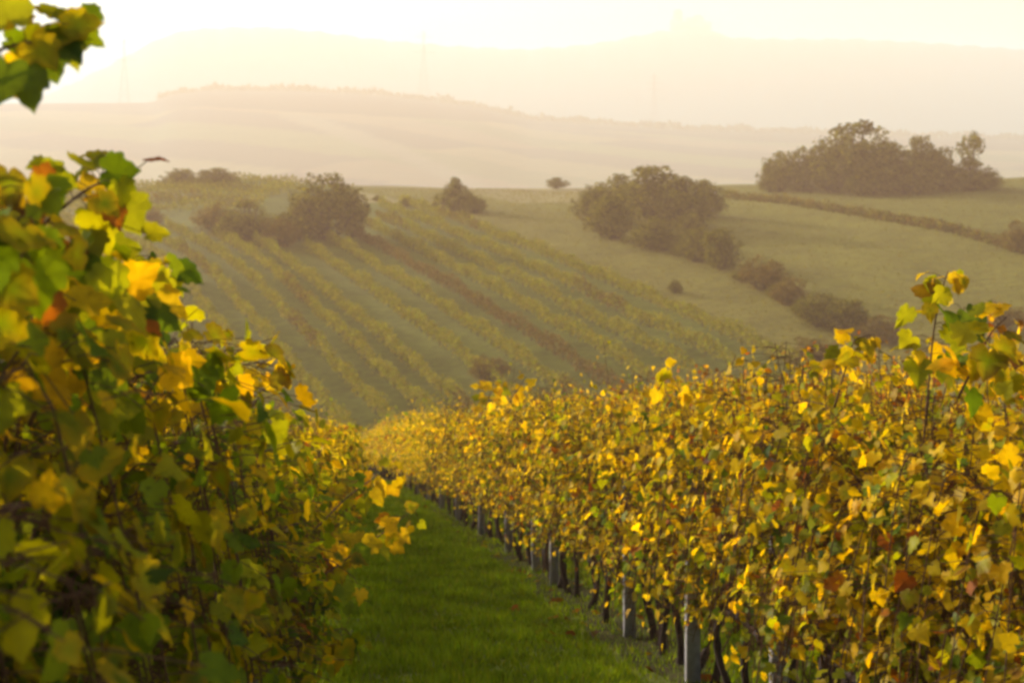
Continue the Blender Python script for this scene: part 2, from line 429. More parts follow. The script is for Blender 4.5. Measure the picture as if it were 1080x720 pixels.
MIX_L = (.48, .43, .08, .01); MIX_LT = (.26, .56, .17, .01)
MIX_R = (.10, .26, .60, .04); MIX_RT = (.05, .30, .62, .03)
def variants(n, seed, mix, topmix, tpl, canes=True, **kw):
    out = []
    for i in range(n):
        g = np.random.default_rng(seed + i); ct = TB() if canes else None
        tb = vine_leaves(g, mix=mix, topmix=topmix, tpl=tpl, canes=ct, **kw)
        out.append((tb.mesh('vine_foliage', M['leaf']), ct.mesh('vine_canes', M['cane'], True) if canes else None, trunk_mesh(g)))
    return out
V_LNEAR = variants(5, 100, MIX_L, MIX_LT, LT_HI, n_up=23, n_flop=26, per=40, size=(.034, .076), tallp=.0, interior=620, height=2.05, lowz=1.45, lowmix=(.74, .235, .015, .01))
V_LMID = variants(5, 140, (.28, .38, .30, .04), (.08, .40, .48, .04), LT_LO, n_up=19, n_flop=17, per=32, size=(.04, .082), tallp=.0, interior=300, height=1.88, lowmix=(.5, .3, .16, .04))
V_RNEAR = variants(7, 200, MIX_R, MIX_RT, LT_HI, n_up=23, n_flop=21, per=40, size=(.030, .068), interior=460, height=2.0, tallp=.02, lowmix=(.28, .32, .34, .06))
V_RMID = variants(6, 240, (.14, .32, .50, .04), MIX_RT, LT_LO, n_up=20, n_flop=17, per=38, size=(.035, .07), interior=320, height=2.0, tallp=.02)
V_FAR = variants(5, 280, (.10, .28, .54, .08), (.05, .28, .60, .07), LT_QUAD, canes=False, n_up=14, n_flop=9, per=24, size=(.075, .12), interior=160, height=2.02, tallp=.05)

V_SECOND = variants(4, 290, (.08, .12, .45, .35), (.04, .12, .52, .32), LT_QUAD, canes=False, n_up=14, n_flop=9, per=24, size=(.07, .11), interior=160, height=2.02, tallp=.08)

def place_vine(var, X, Y, heading, label, group, sz=1.0, flip=False, small=False):
    o = empty('grapevine', (X, Y, G(X, Y)), heading + (math.pi if flip else 0), (1, 1, sz))
    tag(o, label, 'grapevine', group)
    fo, ca, tr = var
    link('foliage', fo, o); link('trunk', tr, o)
    if ca is not None and not small: link('cane', ca, o)
    return o
def row_left(Y): return -.93 - .088 * Y if Y < 25 else -3.13 - .118 * (Y - 25)
def row_right(Y, k=0): return 2.5 + 2.7 * k - .125 * Y
g = np.random.default_rng(5)
LEFT_NEAR = ['grapevine cut by the left picture edge, its pale leaves closest to the camera', 'large leaved grapevine at the left edge with a shoot arching against the sky',
             'tall green grapevine, third from the camera in the row left of the lane',
             'green and yellow grapevine, fourth from the camera in the row left of the lane',
             'grapevine with pale lime leaves low down, fifth from the camera left of the lane']
left = []; y = 2.15; i = 0
while y < 66:
    near = y < 9.5
    var = (V_LNEAR if near else V_LMID if y < 30 else V_FAR)[i % 5]
    lab = LEFT_NEAR[i] if i < len(LEFT_NEAR) else ('green and yellow grapevine in the middle of the row left of the lane' if y < 30 else 'small distant yellowing grapevine at the far end of the left row')
    x = row_left(y) + g.normal(0, .04)
    o = place_vine(var, x, y, math.atan(.075), lab, 'grapevines of the row left of the grass lane', g.uniform(.95, 1.03) * (1.0 if i == 0 else 1.07 if y < 4.2 else .93 if y < 7 else .88), bool(g.integers(0, 2)), y > 30)
    left.append(o); y += .93; i += 1
right = []; y = 3.75; i = 0
RIGHT_NEAR = ['golden grapevine filling the lower right corner, nearest the camera in the right row',
              'golden grapevine at the right edge with one tall leafy shoot standing above the row',
              'yellow grapevine with a short bent shoot on top, third in the right row']
while y < 88:
    var = (V_RNEAR[i % 7] if y < 13 else V_RMID[i % 6] if y < 36 else V_FAR[i % 5])
    lab = RIGHT_NEAR[i] if i < 3 else ('golden yellow grapevine on a dark bare trunk in the row right of the grass lane' if y < 36 else 'small distant golden grapevine where the right row bends out of sight')
    x = row_right(y) + g.normal(0, .05)
    o = place_vine(var, x, y, math.atan(.125), lab, 'grapevines of the row right of the grass lane', g.uniform(.93, 1.05), bool(g.integers(0, 2)), y > 30)
    right.append(o); y += .9; i += 1
y = 9.0; i = 0
while y < 92:
    x = row_right(y, 1) + g.normal(0, .05)
    place_vine(V_SECOND[i % 4], x, y, math.atan(.125), 'brownish gold grapevine of the second row, showing behind the tops of the right row', 'grapevines of the row behind the right row', g.uniform(.93, 1.08), bool(g.integers(0, 2)), True)
    y += 1.1; i += 1

# posts along the right row
pm = TB(); z = np.array([-.1, .5, 1.2, 1.92])
pm.box((0, 0, .70), (.085, .085, 1.60)); pm.box((0, 0, 1.515), (.065, .065, .03))
post_me = pm.mesh('concrete_post', M['concrete'])
POSTS = [4.3, 8.1, 10.0, 12.05, 15.95, 17.3, 19.9, 23.3, 27.2, 31.0, 35.0, 39.0, 43.0]
PL = {10.0: 'grey trellis post at the bottom edge, right of the lane, nearest whole foot hidden', 12.05: 'pale grey trellis post whose foot shows nearest the camera under the right row',
      15.95: 'pale grey trellis post, second whole foot up the right side of the lane', 17.3: 'slim grey trellis post close behind a paler one in the right row'}
PL[10.0] = 'grey trellis post cut by the bottom edge right of the lane'
for yv in POSTS:
    x = row_right(yv) - .06
    o = link('trellis_post', post_me); o.location = (x, yv, G(x, yv)); o.rotation_euler = (g.normal(0, .02), g.normal(0, .02), math.atan(.125))
    tag(o, PL.get(yv, 'grey trellis post among dark trunks under the golden right row'), 'post', 'trellis posts of the right row')

# hand placed shoots (each belongs to the nearest vine)
def shoot(vine, pts, n, size, mix, seed, up=.3, spread=.07, extra=None, first=.0):
    g = np.random.default_rng(seed)
    W = np.array([(Yv * (a - 540) / F, Yv, Yv * (HOR - b_) / F) for a, b_, Yv in pts])
    tt = np.linspace(0, 1, len(W)); ts = np.linspace(0, 1, 24)
    path = np.c_[tuple(np.interp(ts, tt, W[:, i]) for i in range(3))]
    for _ in range(4): path[1:-1] = (path[:-2] + 2 * path[1:-1] + path[2:]) / 4
    Mi = (Matrix.LocRotScale(vine.location, vine.rotation_euler, vine.scale)).inverted()
    A = np.array(Mi)
    def loc(Q): return Q @ A[:3, :3].T + A[:3, 3]
    tb = TB(); tb.tube(path, np.linspace(.0055, .0018, len(path)), 5, mi=1)
    P = []; T_ = []; N_ = []; S_ = []
    for k in range(n):
        f = (first + (1 - first) * (k + g.uniform(0, 1)) / n) * (len(path) - 1); a = int(min(f, len(path) - 2))
        p = path[a] + (path[a + 1] - path[a]) * (f - a)
        d = path[a + 1] - path[a]; d /= np.linalg.norm(d) + 1e-9
        o = g.normal(0, 1, 3); o -= (o @ d) * d; o /= np.linalg.norm(o)
        q = p + o * spread * g.uniform(.4, 1.3)
        tb.tube(np.array([p, (p + q) / 2 + (0, 0, .01), q]), .0012, 4, mi=1)
        P.append(q); T_.append(o * .7 + d * .3 + (0, 0, -.5) + g.normal(0, .3, 3)); N_.append(np.array([.2, -.55, up + .3]) + o * .3 + g.normal(0, .35, 3))
        S_.append(g.uniform(.75, 1.15) * size * (1 - .45 * max(0, f / (len(path) - 1) - .7) / .3))
    c, r = tints(n, mix, g)
    leaves(tb, P, np.array(T_), np.array(N_), np.array(S_), c, r, LT_HI, 0, g)
    if extra:
        for (a, b_, Yv, s, tx, tz, col) in extra:
            q = np.array([[Yv * (a - 540) / F, Yv, Yv * (HOR - b_) / F]])
            leaves(tb, q, np.array([[tx, -.1, tz]]), np.array([[.25, -.8, .35]]) + g.normal(0, .15, (1, 3)), np.array([s]), np.array([col]), np.array([col]) * .9, LT_HI, 0, g)
    V0 = np.concatenate(tb.V); tb.V = [loc(V0)]; tb.T = [np.concatenate(tb.T)]
    me = tb.mesh('shoot', [M['leaf'], M['cane']])
    return link('shoot', me, vine)
GR, LI, GO, RU = (.075, .115, .016), (.19, .21, .022), (.42, .31, .022), (.22, .085, .02)
shoot(left[1], [(-130, 200, 2.3), (-60, 90, 2.4), (0, 50, 2.5), (50, 42, 2.55), (88, 36, 2.6)], 16, .07, (.55, .33, .1, .02), 11, spread=.045, first=.42,
      extra=[(25, 72, 2.45, .075, .25, -1, GR), (62, 28, 2.55, .06, .6, -.6, GR), (8, 20, 2.45, .09, -.2, .9, LI), (8, 70, 2.4, .075, -.2, -1, GR), (70, 42, 2.55, .055, .4, -1, LI), (50, 58, 2.5, .05, .3, -.8, GR)])
shoot(left[2], [(-40, 330, 2.7), (20, 260, 2.8), (70, 215, 2.9), (105, 190, 3.0), (125, 205, 3.05)], 22, .07, (.35, .4, .15, .1), 12, spread=.07, first=.2,
      extra=[(98, 200, 3.0, .05, 0, 1, GO), (130, 212, 3.0, .075, .5, -1, LI), (118, 218, 2.95, .05, .3, -.8, RU)])
shoot(left[2], [(30, 380, 3.0), (90, 345, 3.1), (150, 322, 3.2), (192, 318, 3.25)], 16, .085, (.25, .5, .2, .05), 13, first=.3,
      extra=[(165, 315, 3.2, .075, 1, -.5, GO), (140, 318, 3.15, .08, .6, -.9, LI), (90, 330, 3.05, .1, .4, -1, GR)])
shoot(left[2], [(-30, 190, 2.75), (0, 182, 2.8), (25, 190, 2.85), (45, 205, 2.9)], 5, .08, (.8, .15, .05, 0), 14, spread=.04)
shoot(left[2], [(-20, 420, 2.6), (10, 330, 2.65), (25, 260, 2.7), (30, 200, 2.75)], 30, .085, (.5, .38, .1, .02), 41, spread=.11, first=.1)
shoot(left[2], [(30, 450, 2.9), (70, 360, 2.95), (85, 290, 3.0), (95, 235, 3.0)], 32, .085, (.4, .42, .14, .04), 42, spread=.11, first=.1)
shoot(left[2], [(80, 470, 3.3), (125, 390, 3.4), (140, 320, 3.45), (138, 270, 3.5)], 28, .08, (.3, .45, .22, .03), 43, spread=.10, first=.1)
shoot(left[1], [(-60, 330, 2.2), (-30, 280, 2.25), (0, 240, 2.3), (30, 225, 2.35)], 18, .075, (.5, .4, .1, 0), 44, spread=.08, first=.1)
shoot(left[5], [(210, 430, 6.4), (240, 405, 6.5), (268, 390, 6.6), (290, 372, 6.65)], 15, .07, (.02, .2, .7, .08), 15, first=.3, spread=.06)
shoot(left[5], [(265, 430, 6.6), (283, 405, 6.7), (301, 380, 6.75)], 2, .05, (.0, .2, .7, .1), 16, spread=.05)
shoot(left[7], [(300, 640, 6.4), (350, 600, 6.8), (400, 565, 7.4), (437, 536, 7.8)], 30, .085, (.04, .36, .55, .05), 17, spread=.08, first=.25)
shoot(left[9], [(330, 560, 8.6), (370, 520, 9.0), (400, 500, 9.4), (424, 492, 9.6)], 22, .09, (.04, .36, .55, .05), 18, spread=.08, first=.2)
shoot(left[4], [(160, 640, 4.3), (200, 620, 4.4), (240, 612, 4.5), (275, 620, 4.5)], 9, .10, (.6, .4, .0, .0), 19, spread=.07,
      extra=[(248, 606, 4.45, .16, .35, -.9, (.24, .28, .03)), (225, 615, 4.4, .12, -.6, -.8, (.2, .25, .03))])
shoot(left[6], [(260, 600, 5.6), (310, 585, 6.0), (350, 590, 6.3), (375, 610, 6.4)], 20, .095, (.45, .35, .18, .02), 20, spread=.1)
shoot(left[8], [(300, 690, 6.6), (335, 670, 6.9), (365, 660, 7.1), (378, 690, 7.1)], 22, .09, (.65, .25, .08, .02), 21, spread=.11)
shoot(left[3], [(60, 430, 3.6), (130, 400, 3.8), (190, 385, 4.0), (215, 388, 4.1)], 20, .085, (.2, .35, .4, .05), 22, spread=.09)
shoot(right[2], [(975, 460, 5.9), (980, 400, 5.9), (985, 345, 5.9), (992, 310, 5.9), (1000, 286, 5.9)], 26, .095, (.2, .36, .4, .04), 31, spread=.08, first=.25,
      extra=[(958, 326, 5.85, .085, -.5, -1, LI), (1005, 300, 5.85, .07, .6, .3, GO), (1020, 330, 5.85, .13, .5, -1, GR), (968, 372, 5.85, .06, 0, -1, GO)])
shoot(right[1], [(1010, 420, 5.2), (1030, 380, 5.2), (1045, 350, 5.2), (1062, 334, 5.2)], 18, .1, (.15, .4, .4, .05), 32, spread=.07)
shoot(right[3], [(880, 430, 6.9), (893, 385, 6.9), (900, 358, 6.9), (922, 352, 6.9)], 13, .085, (.15, .45, .38, .02), 33, spread=.06, first=.3)
shoot(right[6], [(690, 420, 9.3), (700, 400, 9.3), (706, 378, 9.3)], 9, .085, (.1, .3, .6, 0), 34, spread=.05)
shoot(right[12], [(540, 420, 14.5), (550, 405, 14.6), (556, 396, 14.6)], 5, .09, (.0, .3, .7, 0), 35, spread=.06)
shoot(right[14], [(512, 430, 16.4), (518, 412, 16.4), (520, 402, 16.4)], 24, .1, (.0, .3, .7, 0), 36, spread=.12)
# ------------------------------------------------------------------ ground cover near the camera
def soil_strip(name, rowf, y0, y1, half):
    ys = np.arange(y0, y1, .35); W = np.array([half * (1 + .25 * math.sin(v * 1.7) + .2 * math.sin(v * 4.1 + 1)) for v in ys])
    xs = np.linspace(-1, 1, 7)
    XX = np.array([rowf(v) for v in ys])[:, None] + xs[None] * W[:, None]; YY = np.repeat(ys[:, None], 7, 1)
    ZZ = zn(XX, YY) + .012 + .02 * (1 - xs[None] ** 2) 
    ZZ[:, 0] -= .03; ZZ[:, -1] -= .03
    tag(link(name, grid_mesh(name, XX, YY, ZZ, M['soil'])), kind='structure')
soil_strip('soil_strip', row_right, 1, 88, .30)
soil_strip('soil_strip', row_left, 0, 66, .40)
g = np.random.default_rng(21)
M['grass'] = leaf_material('grass_blade', trans=.35, boost=(1.35, 1.25, .4), rough=.6, spec=.004, mottle=2.0)
tb = TB()
N = 150000
yv = 6.5 + 46 * g.random(N) ** 1.9
xl = np.where(yv < 25, -.93 - .088 * yv, -3.13 - .118 * (yv - 25)); xr = 2.5 - .125 * yv
xv = xl - .3 + (xr - xl + 1.6) * g.random(N)
nearrow = np.minimum(np.abs(xv - xl), np.abs(xv - xr)) < .36
keep = ~nearrow | (g.random(N) < .34); xv, yv = xv[keep], yv[keep]; N = len(xv)
clump = .5 + .5 * np.sin(xv * 5.1 + 1.3 * np.sin(yv * 2.2)) * np.sin(yv * 3.7 + xv * 1.9)
h = (.025 + .05 * clump + .02 * g.random(N)) * (1 + yv * .012); a = g.uniform(0, 2 * math.pi, N); wd = .004 + .0009 * yv * .6
base = np.c_[xv, yv, zn(xv, yv) - .004]
lean = np.c_[np.cos(a), np.sin(a), 0 * a] * (h * g.uniform(.2, .9, N))[:, None]; perp = np.c_[-np.sin(a), np.cos(a), 0 * a] * wd[:, None]
tipp = base + lean; tipp[:, 2] += h
V = np.stack([base - perp, base + perp, tipp], 1).reshape(-1, 3); T = np.arange(3 * N).reshape(-1, 3)
pal = np.array([(.135, .215, .006), (.165, .235, .007), (.18, .235, .009), (.11, .165, .006), (.21, .22, .012)])
c = pal[g.choice(5, N, p=[.3, .3, .2, .14, .06])] * g.uniform(.8, 1.2, (N, 1)) * (.75 + .5 * clump)[:, None]
tb.add(V, T, np.repeat(c, 3, 0))
tag(link('lane_grass', tb.mesh('lane_grass', M['grass'])), 'short dark green grass covering the lane between the vine rows', 'grass', kind='stuff')
# fallen leaves under the right row
tb = TB(); N = 170; yv = 8 + 34 * g.random(N) ** 1.5; xv = 2.5 - .125 * yv + g.normal(-.12, .38, N)
c, r = tints(N, (.0, .1, .35, .55), g)
leaves(tb, np.c_[xv, yv, zn(xv, yv) + .035], g.normal(0, 1, (N, 3)) * (1, 1, .1), g.normal(0, .3, (N, 3)) + (0, 0, 1), g.uniform(.06, .1, N), c * .6, r * .6, LT_LO, 0, g)
tag(link('fallen_leaves', tb.mesh('fallen_leaves', M['leaf'])), 'brown and yellow fallen vine leaves on the soil under the right row', 'fallen leaves', kind='stuff')

# ------------------------------------------------------------------ vine rows on the opposite hill
ORD = ['first', 'second', 'third', 'fourth', 'fifth', 'sixth', 'seventh', 'eighth', 'ninth', 'tenth', 'eleventh', 'twelfth', 'thirteenth', 'fourteenth', 'fifteenth', 'sixteenth', 'seventeenth', 'eighteenth', 'nineteenth', 'twentieth', 'twenty-first', 'twenty-second', 'twenty-third', 'twenty-fourth', 'twenty-fifth', 'twenty-sixth', 'twenty-seventh', 'twenty-eighth']
PAL_HILL = np.array([(.22, .22, .008), (.27, .245, .010), (.30, .24, .012), (.18, .19, .008), (.23, .18, .012)])
PAL_BROWN = np.array([(.16, .09, .018), (.13, .075, .018), (.17, .12, .02), (.11, .095, .016)])
def hill_row(pts, brown, label, group, g, width=.6, hgt=2.1, dens=30, gap=.06):
    pts = np.asarray(pts); seg = np.linalg.norm(np.diff(pts, axis=0), axis=1); L = seg.sum(); cum = np.r_[0, np.cumsum(seg)]
    N = int(L * dens); s = g.random(N) * L
    s = s[np.sin(s * .37 + g.uniform(0, 6)) + np.sin(s * .9 + 2) + g.normal(0, .5, N) > -2.2 + gap]
    N = len(s)
    X = np.interp(s, cum, pts[:, 0]); Yv = np.interp(s, cum, pts[:, 1])
    d = (pts[-1] - pts[0]) / np.linalg.norm(pts[-1] - pts[0]); nrm = np.array([d[1], -d[0]])
    vph = s / 1.1
    bump = .82 + .13 * np.sin(vph * 6.28) + .14 * np.sin(s * .55 + g.uniform(0, 6)) + .1 * np.sin(s * .21)
    zf = g.beta(1.6, 1.0, N); H = hgt * bump
    off = g.normal(0, width * .45, N) * (1 - .35 * zf); X = X + nrm[0] * off; Yv = Yv + nrm[1] * off
    Z = zn(X, Yv) + .3 + (H - .3) * zf
    sd_ = np.sign(off)[:, None]
    nor = np.c_[nrm[0] * sd_[:, 0], nrm[1] * sd_[:, 0], .6 + 0 * off] + g.normal(0, .5, (N, 3))
    pal = PAL_BROWN if brown else PAL_HILL
    col = pal[g.integers(0, len(pal), N)]
    if not brown:
        patch = np.sin(s * .11 + g.uniform(0, 6)) + np.sin(s * .043 + g.uniform(0, 6)) > 1.3
        col = np.where(patch[:, None] & (g.random(N) < .6)[:, None], PAL_BROWN[g.integers(0, 4, N)], col)
    col = col * g.uniform(.75, 1.3, (N, 1))
    tb = TB(); leaves(tb, np.c_[X, Yv, Z], g.normal(0, .5, (N, 3)) + (0, 0, -.6), nor, g.uniform(.18, .36, N), col, None, LT_QUAD, 0, g)
    for q in np.arange(.5, L, 2.2):                                       # trunks
        x = np.interp(q, cum, pts[:, 0]); yy = np.interp(q, cum, pts[:, 1]); z0 = G(x, yy)
        tb.tube([(x, yy, z0 - .1), (x, yy, z0 + .9)], .05, 4, mi=1)
    o = link('vine_row', tb.mesh('vine_row', [M['leaf_far'], M['wood']])); tag(o, label, 'vine row', group)
g = np.random.default_rng(77)
us = [75.2]
while us[-1] > -32: us.append(us[-1] - g.choice([3.4, 3.7, 4.0, 4.4], p=[.35, .35, .2, .1]) * (1.35 if len(us) < 8 else 1))
for i, u in enumerate(us[:28]):
    t0, t1 = 12.0, 305.0
    bow = lambda tt: 3.0 * ((tt - 150) / 150) ** 2 - 2
    P = []
    for tt in np.linspace(118, 318, 90):        # tt ~ distance from the camera; X from u
        uu = u - min(1, max(0, (i - 4) / 7)) * 2.3 * max(0, tt - 185) ** 2 / 1000
        X_ = (uu - .34 * tt) / .94
        P.append((X_, tt))
    P = np.array(P); pq = 540 + F * P[:, 0] / P[:, 1]; pz = zn(P[:, 0], P[:, 1]); pyy = HOR - F * pz / P[:, 1]
    topcut = np.interp(pq, [-200, 130, 200, 300, 320, 395, 400, 470, 560, 700], [215, 232, 246, 262, 262, 236, 214, 216, 222, 232])
    ok = (pyy > topcut) & (pq > -260) & (P[:, 1] > 120)
    if ok.sum() < 6: continue
    brown = us[i] < 62 and us[i] > 51 and i % 2 == 0
    hill_row(P[ok], brown, f'{ORD[i]} vine row on the far slope counted from the grass strip' + (', russet brown' if brown else ''), 'vine rows on the opposite hillside', g, dens=70 if i < 20 else 45)
# short rows near the crest, running across the view on the upper left
for j in range(7):
    q0, q1 = -40 + 6 * j, [330, 322, 312, 300, 290, 285, 280][j]
    yy = 318 - 9.0 * j
    P = np.array([(v * 1.0, yy - 10 * math.sin((v + 95) / 70)) for v in np.linspace(yy * (q0 - 540) / F, yy * (q1 - 540) / F, 40)])
    hill_row(P, False, f'{ORD[j]} short vine row counted down from the left hill crest', 'short vine rows below the left crest', g, dens=50, width=.7)

# ------------------------------------------------------------------ bushes and trees on the opposite hill
BUSH_PAL = np.array([(.08, .08, .010), (.13, .12, .012), (.055, .055, .010), (.18, .15, .014)])
RUSS_PAL = np.array([(.14, .085, .014), (.115, .075, .014), (.085, .07, .012)])
def bush_mesh(seed, kind='round', pal=BUSH_PAL, n=4200):
    g = np.random.default_rng(seed); P = []; Nn = []
    lobes = []
    if kind == 'round':
        for k in range(11):
            a = g.uniform(0, 6.28); r = g.uniform(.05, .3); hgt = g.uniform(.25, .72) * (1.1 - r)
            lobes.append((math.cos(a) * r, math.sin(a) * r, hgt, g.uniform(.14, .25), g.uniform(.16, .28)))
        lobes.append((0, 0, .34, .36, .34))
        for k in range(12):
            a = g.uniform(0, 6.28); e = g.uniform(.1, 1.45); rr = g.uniform(.05, .11)
            lobes.append((math.cos(a) * math.cos(e) * .42, math.sin(a) * math.cos(e) * .42, .18 + .72 * math.sin(e), rr, rr * 1.1))
    elif kind == 'pointed':
        for k in range(12):
            f = k / 11; a = k * 2.4
            lobes.append((math.cos(a) * .25 * (1 - f), math.sin(a) * .25 * (1 - f), .2 + .68 * f, .24 * (1 - .65 * f), .2 * (1 - .4 * f)))
    else:  # leggy: open fan of branches
        for k in range(9):
            a = k * 2.4; r = .1 + .3 * (k / 8)
            lobes.append((math.cos(a) * r, math.sin(a) * r * .6, .45 + .42 * abs(math.sin(k * 1.7)), .1, .13))
        lobes.append((0, 0, .3, .22, .28))
    wgt = np.array([l[3] ** 2 for l in lobes]); wgt /= wgt.sum()
    for li, cnt in zip(range(len(lobes)), (wgt * n).astype(int)):
        x, y_, z, rx, rz = lobes[li]
        d = g.normal(0, 1, (cnt, 3)); d /= np.linalg.norm(d, axis=1)[:, None]
        r = 1 - np.abs(g.normal(0, .16, cnt)); r[g.random(cnt) < .12] *= g.uniform(1.15, 1.4)
        P.append(np.array((x, y_, z)) + d * r[:, None] * (rx, rx, rz)); Nn.append(d)
    P = np.concatenate(P); Nn = np.concatenate(Nn); k = P[:, 2] > .01; P = P[k]; Nn = Nn[k]; N = len(P)
    c = pal[g.integers(0, len(pal), N)] * g.uniform(.7, 1.35, (N, 1))
    cl = np.sin(P[:, 0] * 17 + seed) * np.sin(P[:, 2] * 15 + seed) * np.sin(P[:, 1] * 16); c = c * (1 + .55 * cl)[:, None]
    tb = TB(); leaves(tb, P, g.normal(0, 1, (N, 3)), Nn + g.normal(0, .6, (N, 3)), g.uniform(.025, .05, N), c, None, LT_QUAD, 0, g)
    st = TB()
    for l in lobes: 
        f = np.linspace(0, 1, 5)[:, None]; q = np.array(l[:3]); b0 = np.array((g.normal(0, .03), g.normal(0, .03), -.05))
        st.tube(b0 + (q - b0) * f + g.normal(0, .008, (5, 3)), np.linspace(.014, .005, 5), 5)
    return tb.mesh('bush_foliage', M['bush']), st.mesh('bush_stems', M['wood'], True)
BV = {'round': [bush_mesh(300 + i) for i in range(6)], 'pointed': [bush_mesh(320 + i, 'pointed') for i in range(2)],
      'leggy': [bush_mesh(340 + i, 'leggy', n=1500) for i in range(2)], 'russet': [bush_mesh(360 + i, 'round', RUSS_PAL, 3000) for i in range(3)]}
g = np.random.default_rng(9)
cnt = {k: 0 for k in BV}
def bush(px, py, wpx, hpx, kind, label, cat='bush', group=None, Yfix=None, name='bush', small=False):
    if Yfix: X, Yv = Yfix * (px - 540) / F, Yfix; Z = G(X, Yv)
    else: X, Yv, Z = at(px, py)
    k_ = 1.2 if group == HB else 1.1 if group is None else 1.28
    W = wpx * Yv / F; H = hpx * Yv / F
    o = empty(name, (X, Yv, Z - .03 * H), g.uniform(0, 6.28), (W * k_, W * k_, H * (k_ - .1))); tag(o, label, cat, group)
    fo, st = BV[kind][cnt[kind] % len(BV[kind])]; cnt[kind] += 1
    link('foliage' if name == 'bush' else 'crown', fo, o)
    link('stem' if name == 'bush' else 'trunk', st, o)
TH = 'thicket right of the middle of the far slope'; GV = 'grove on the right skyline'; HB = 'hedge bushes running down the far slope'; LB = 'dark bushes on the left of the far slope'
for b_ in [
    (626, 236, 46, 38, 'round', 'left end bush of the big thicket in the middle of the far slope', TH),
    (650, 252, 58, 42, 'round', 'lower left bush of the big thicket above the grass strip', TH),
    (655, 226, 62, 38, 'round', 'upper left bush of the big thicket, on its skyline', TH),
    (690, 236, 86, 56, 'round', 'tallest and widest bush of the big thicket, in its middle', TH),
    (688, 262, 56, 32, 'round', 'lowest front bush of the big thicket', TH),
    (722, 240, 60, 48, 'round', 'right middle bush of the big thicket', TH),
    (727, 250, 34, 24, 'round', 'low bush in front of the right half of the big thicket', TH),
    (745, 229, 42, 36, 'round', 'right end bush of the big thicket beside the pale shed roof', TH),
    (822, 202, 44, 38, 'round', 'left end rounded tree of the grove on the right skyline', GV),
    (812, 203, 26, 18, 'round', 'low bush at the left foot of the skyline grove', GV),
    (850, 202, 50, 44, 'round', 'second tree from the left in the skyline grove', GV),
    (904, 202, 94, 66, 'round', 'tallest tree of the skyline grove with a ragged top', GV),
    (880, 203, 58, 56, 'round', 'tree against the left side of the tallest skyline tree', GV),
    (938, 202, 58, 48, 'round', 'tree against the right side of the tallest skyline tree', GV),
    (915, 205, 60, 34, 'round', 'low front bush under the tallest skyline tree', GV),
    (972, 201, 42, 53, 'round', 'tree with a knobbly top, right of centre in the skyline grove', GV),
    (996, 201, 44, 43, 'round', 'tree between the knobbly tree and the open fan shaped one on the skyline', GV),
    (1024, 200, 40, 54, 'leggy', 'open fan shaped tree with bare gaps near the right end of the skyline grove', GV),
    (1022, 201, 56, 28, 'round', 'low bush at the foot of the fan shaped skyline tree', GV),
    (960, 205, 64, 34, 'round', 'low front bush in the right half of the skyline grove', GV),
    (1042, 199, 40, 15, 'round', 'lowest bush at the right tip of the skyline grove', GV),
    (345, 252, 78, 62, 'round', 'large round dark bush on the left of the far slope, tallest there', LB),
    (370, 250, 36, 46, 'round', 'bush against the right side of the large round dark bush', LB),
    (316, 252, 46, 44, 'round', 'bush against the left side of the large round dark bush', LB),
    (228, 247, 50, 32, 'russet', 'left end bush of the low dark clump on the left slope', LB),
    (262, 254, 58, 38, 'round', 'middle bush of the low dark clump on the left slope', LB),
    (296, 260, 44, 32, 'russet', 'right end bush of the low dark clump on the left slope', LB),
    (158, 238, 30, 18, 'russet', 'faint small bush far left beside the near leaves', LB),
    (190, 199, 42, 20, 'round', 'left one of two low bushes on the left hill crest', 'bushes on the left crest'),
    (232, 198, 52, 19, 'round', 'right one of two low bushes on the left hill crest', 'bushes on the left crest'),
    (480, 223, 54, 38, 'pointed', 'lone bush with a pointed top on the crest in the middle', None),
    (500, 225, 34, 20, 'round', 'low bush at the right foot of the lone pointed bush', None),
    (429, 218, 18, 10, 'round', 'tiny bush left of the lone pointed bush on the crest', None),
    (397, 212, 12, 7, 'round', 'smallest bush on the crest between the dark bush and the pointed one', None),
    (700, 264, 42, 18, 'round', 'low dark bush at the top of the hedge below the big thicket', HB),
    (736, 276, 42, 36, 'round', 'left one of the paired round bushes below the big thicket', HB),
    (763, 284, 48, 42, 'round', 'right one of the paired round bushes below the big thicket', HB),
    (804, 306, 50, 36, 'russet', 'reddish bush in the middle of the hedge', HB),
    (832, 322, 42, 32, 'russet', 'small reddish bush just below the middle of the hedge', HB),
    (864, 344, 54, 34, 'round', 'dark wide bush low down in the hedge', HB),
    (893, 350, 56, 34, 'round', 'dark bush at the lower end of the hedge behind the near vines', HB),
    (930, 360, 60, 26, 'russet', 'low brown bush behind the leaning vine shoot on the right', HB),
    (719, 270, 30, 15, 'round', 'low scrubby bush between the dark hedge top and the paired round bushes', HB),
    (784, 297, 30, 18, 'round', 'low scrubby bush between the paired round bushes and the reddish middle bush', HB),
    (820, 315, 28, 16, 'round', 'low scrubby bush filling the gap under the reddish hedge bush', HB),
    (848, 334, 32, 17, 'round', 'low scrubby bush just above the dark wide hedge bush', HB),
    (712, 309, 17, 15, 'round', 'small dark bush at the edge of the hillside vine rows', None),
    (514, 402, 48, 30, 'russet', 'dark bush at the foot of the hillside rows above the near vines', None),
    (862, 388, 62, 40, 'russet', 'reddish bush just above the brown tops of the near second row', None),
    (1072, 266, 34, 36, 'russet', 'brown bush at the right edge of the picture in the field', None),
    (1052, 350, 70, 36, 'russet', 'brown bush at the right edge behind the tall vine shoot', None)]:
    tree = b_[6] == GV and 'bush' not in b_[5]
    bush(*b_[:6], cat='tree' if tree else 'bush', group=b_[6], name='tree' if tree else 'bush')
bush(587, 204, 28, 13, 'round', 'small hazy tree standing beyond the crest left of the big thicket', cat='tree', Yfix=345, name='tree')
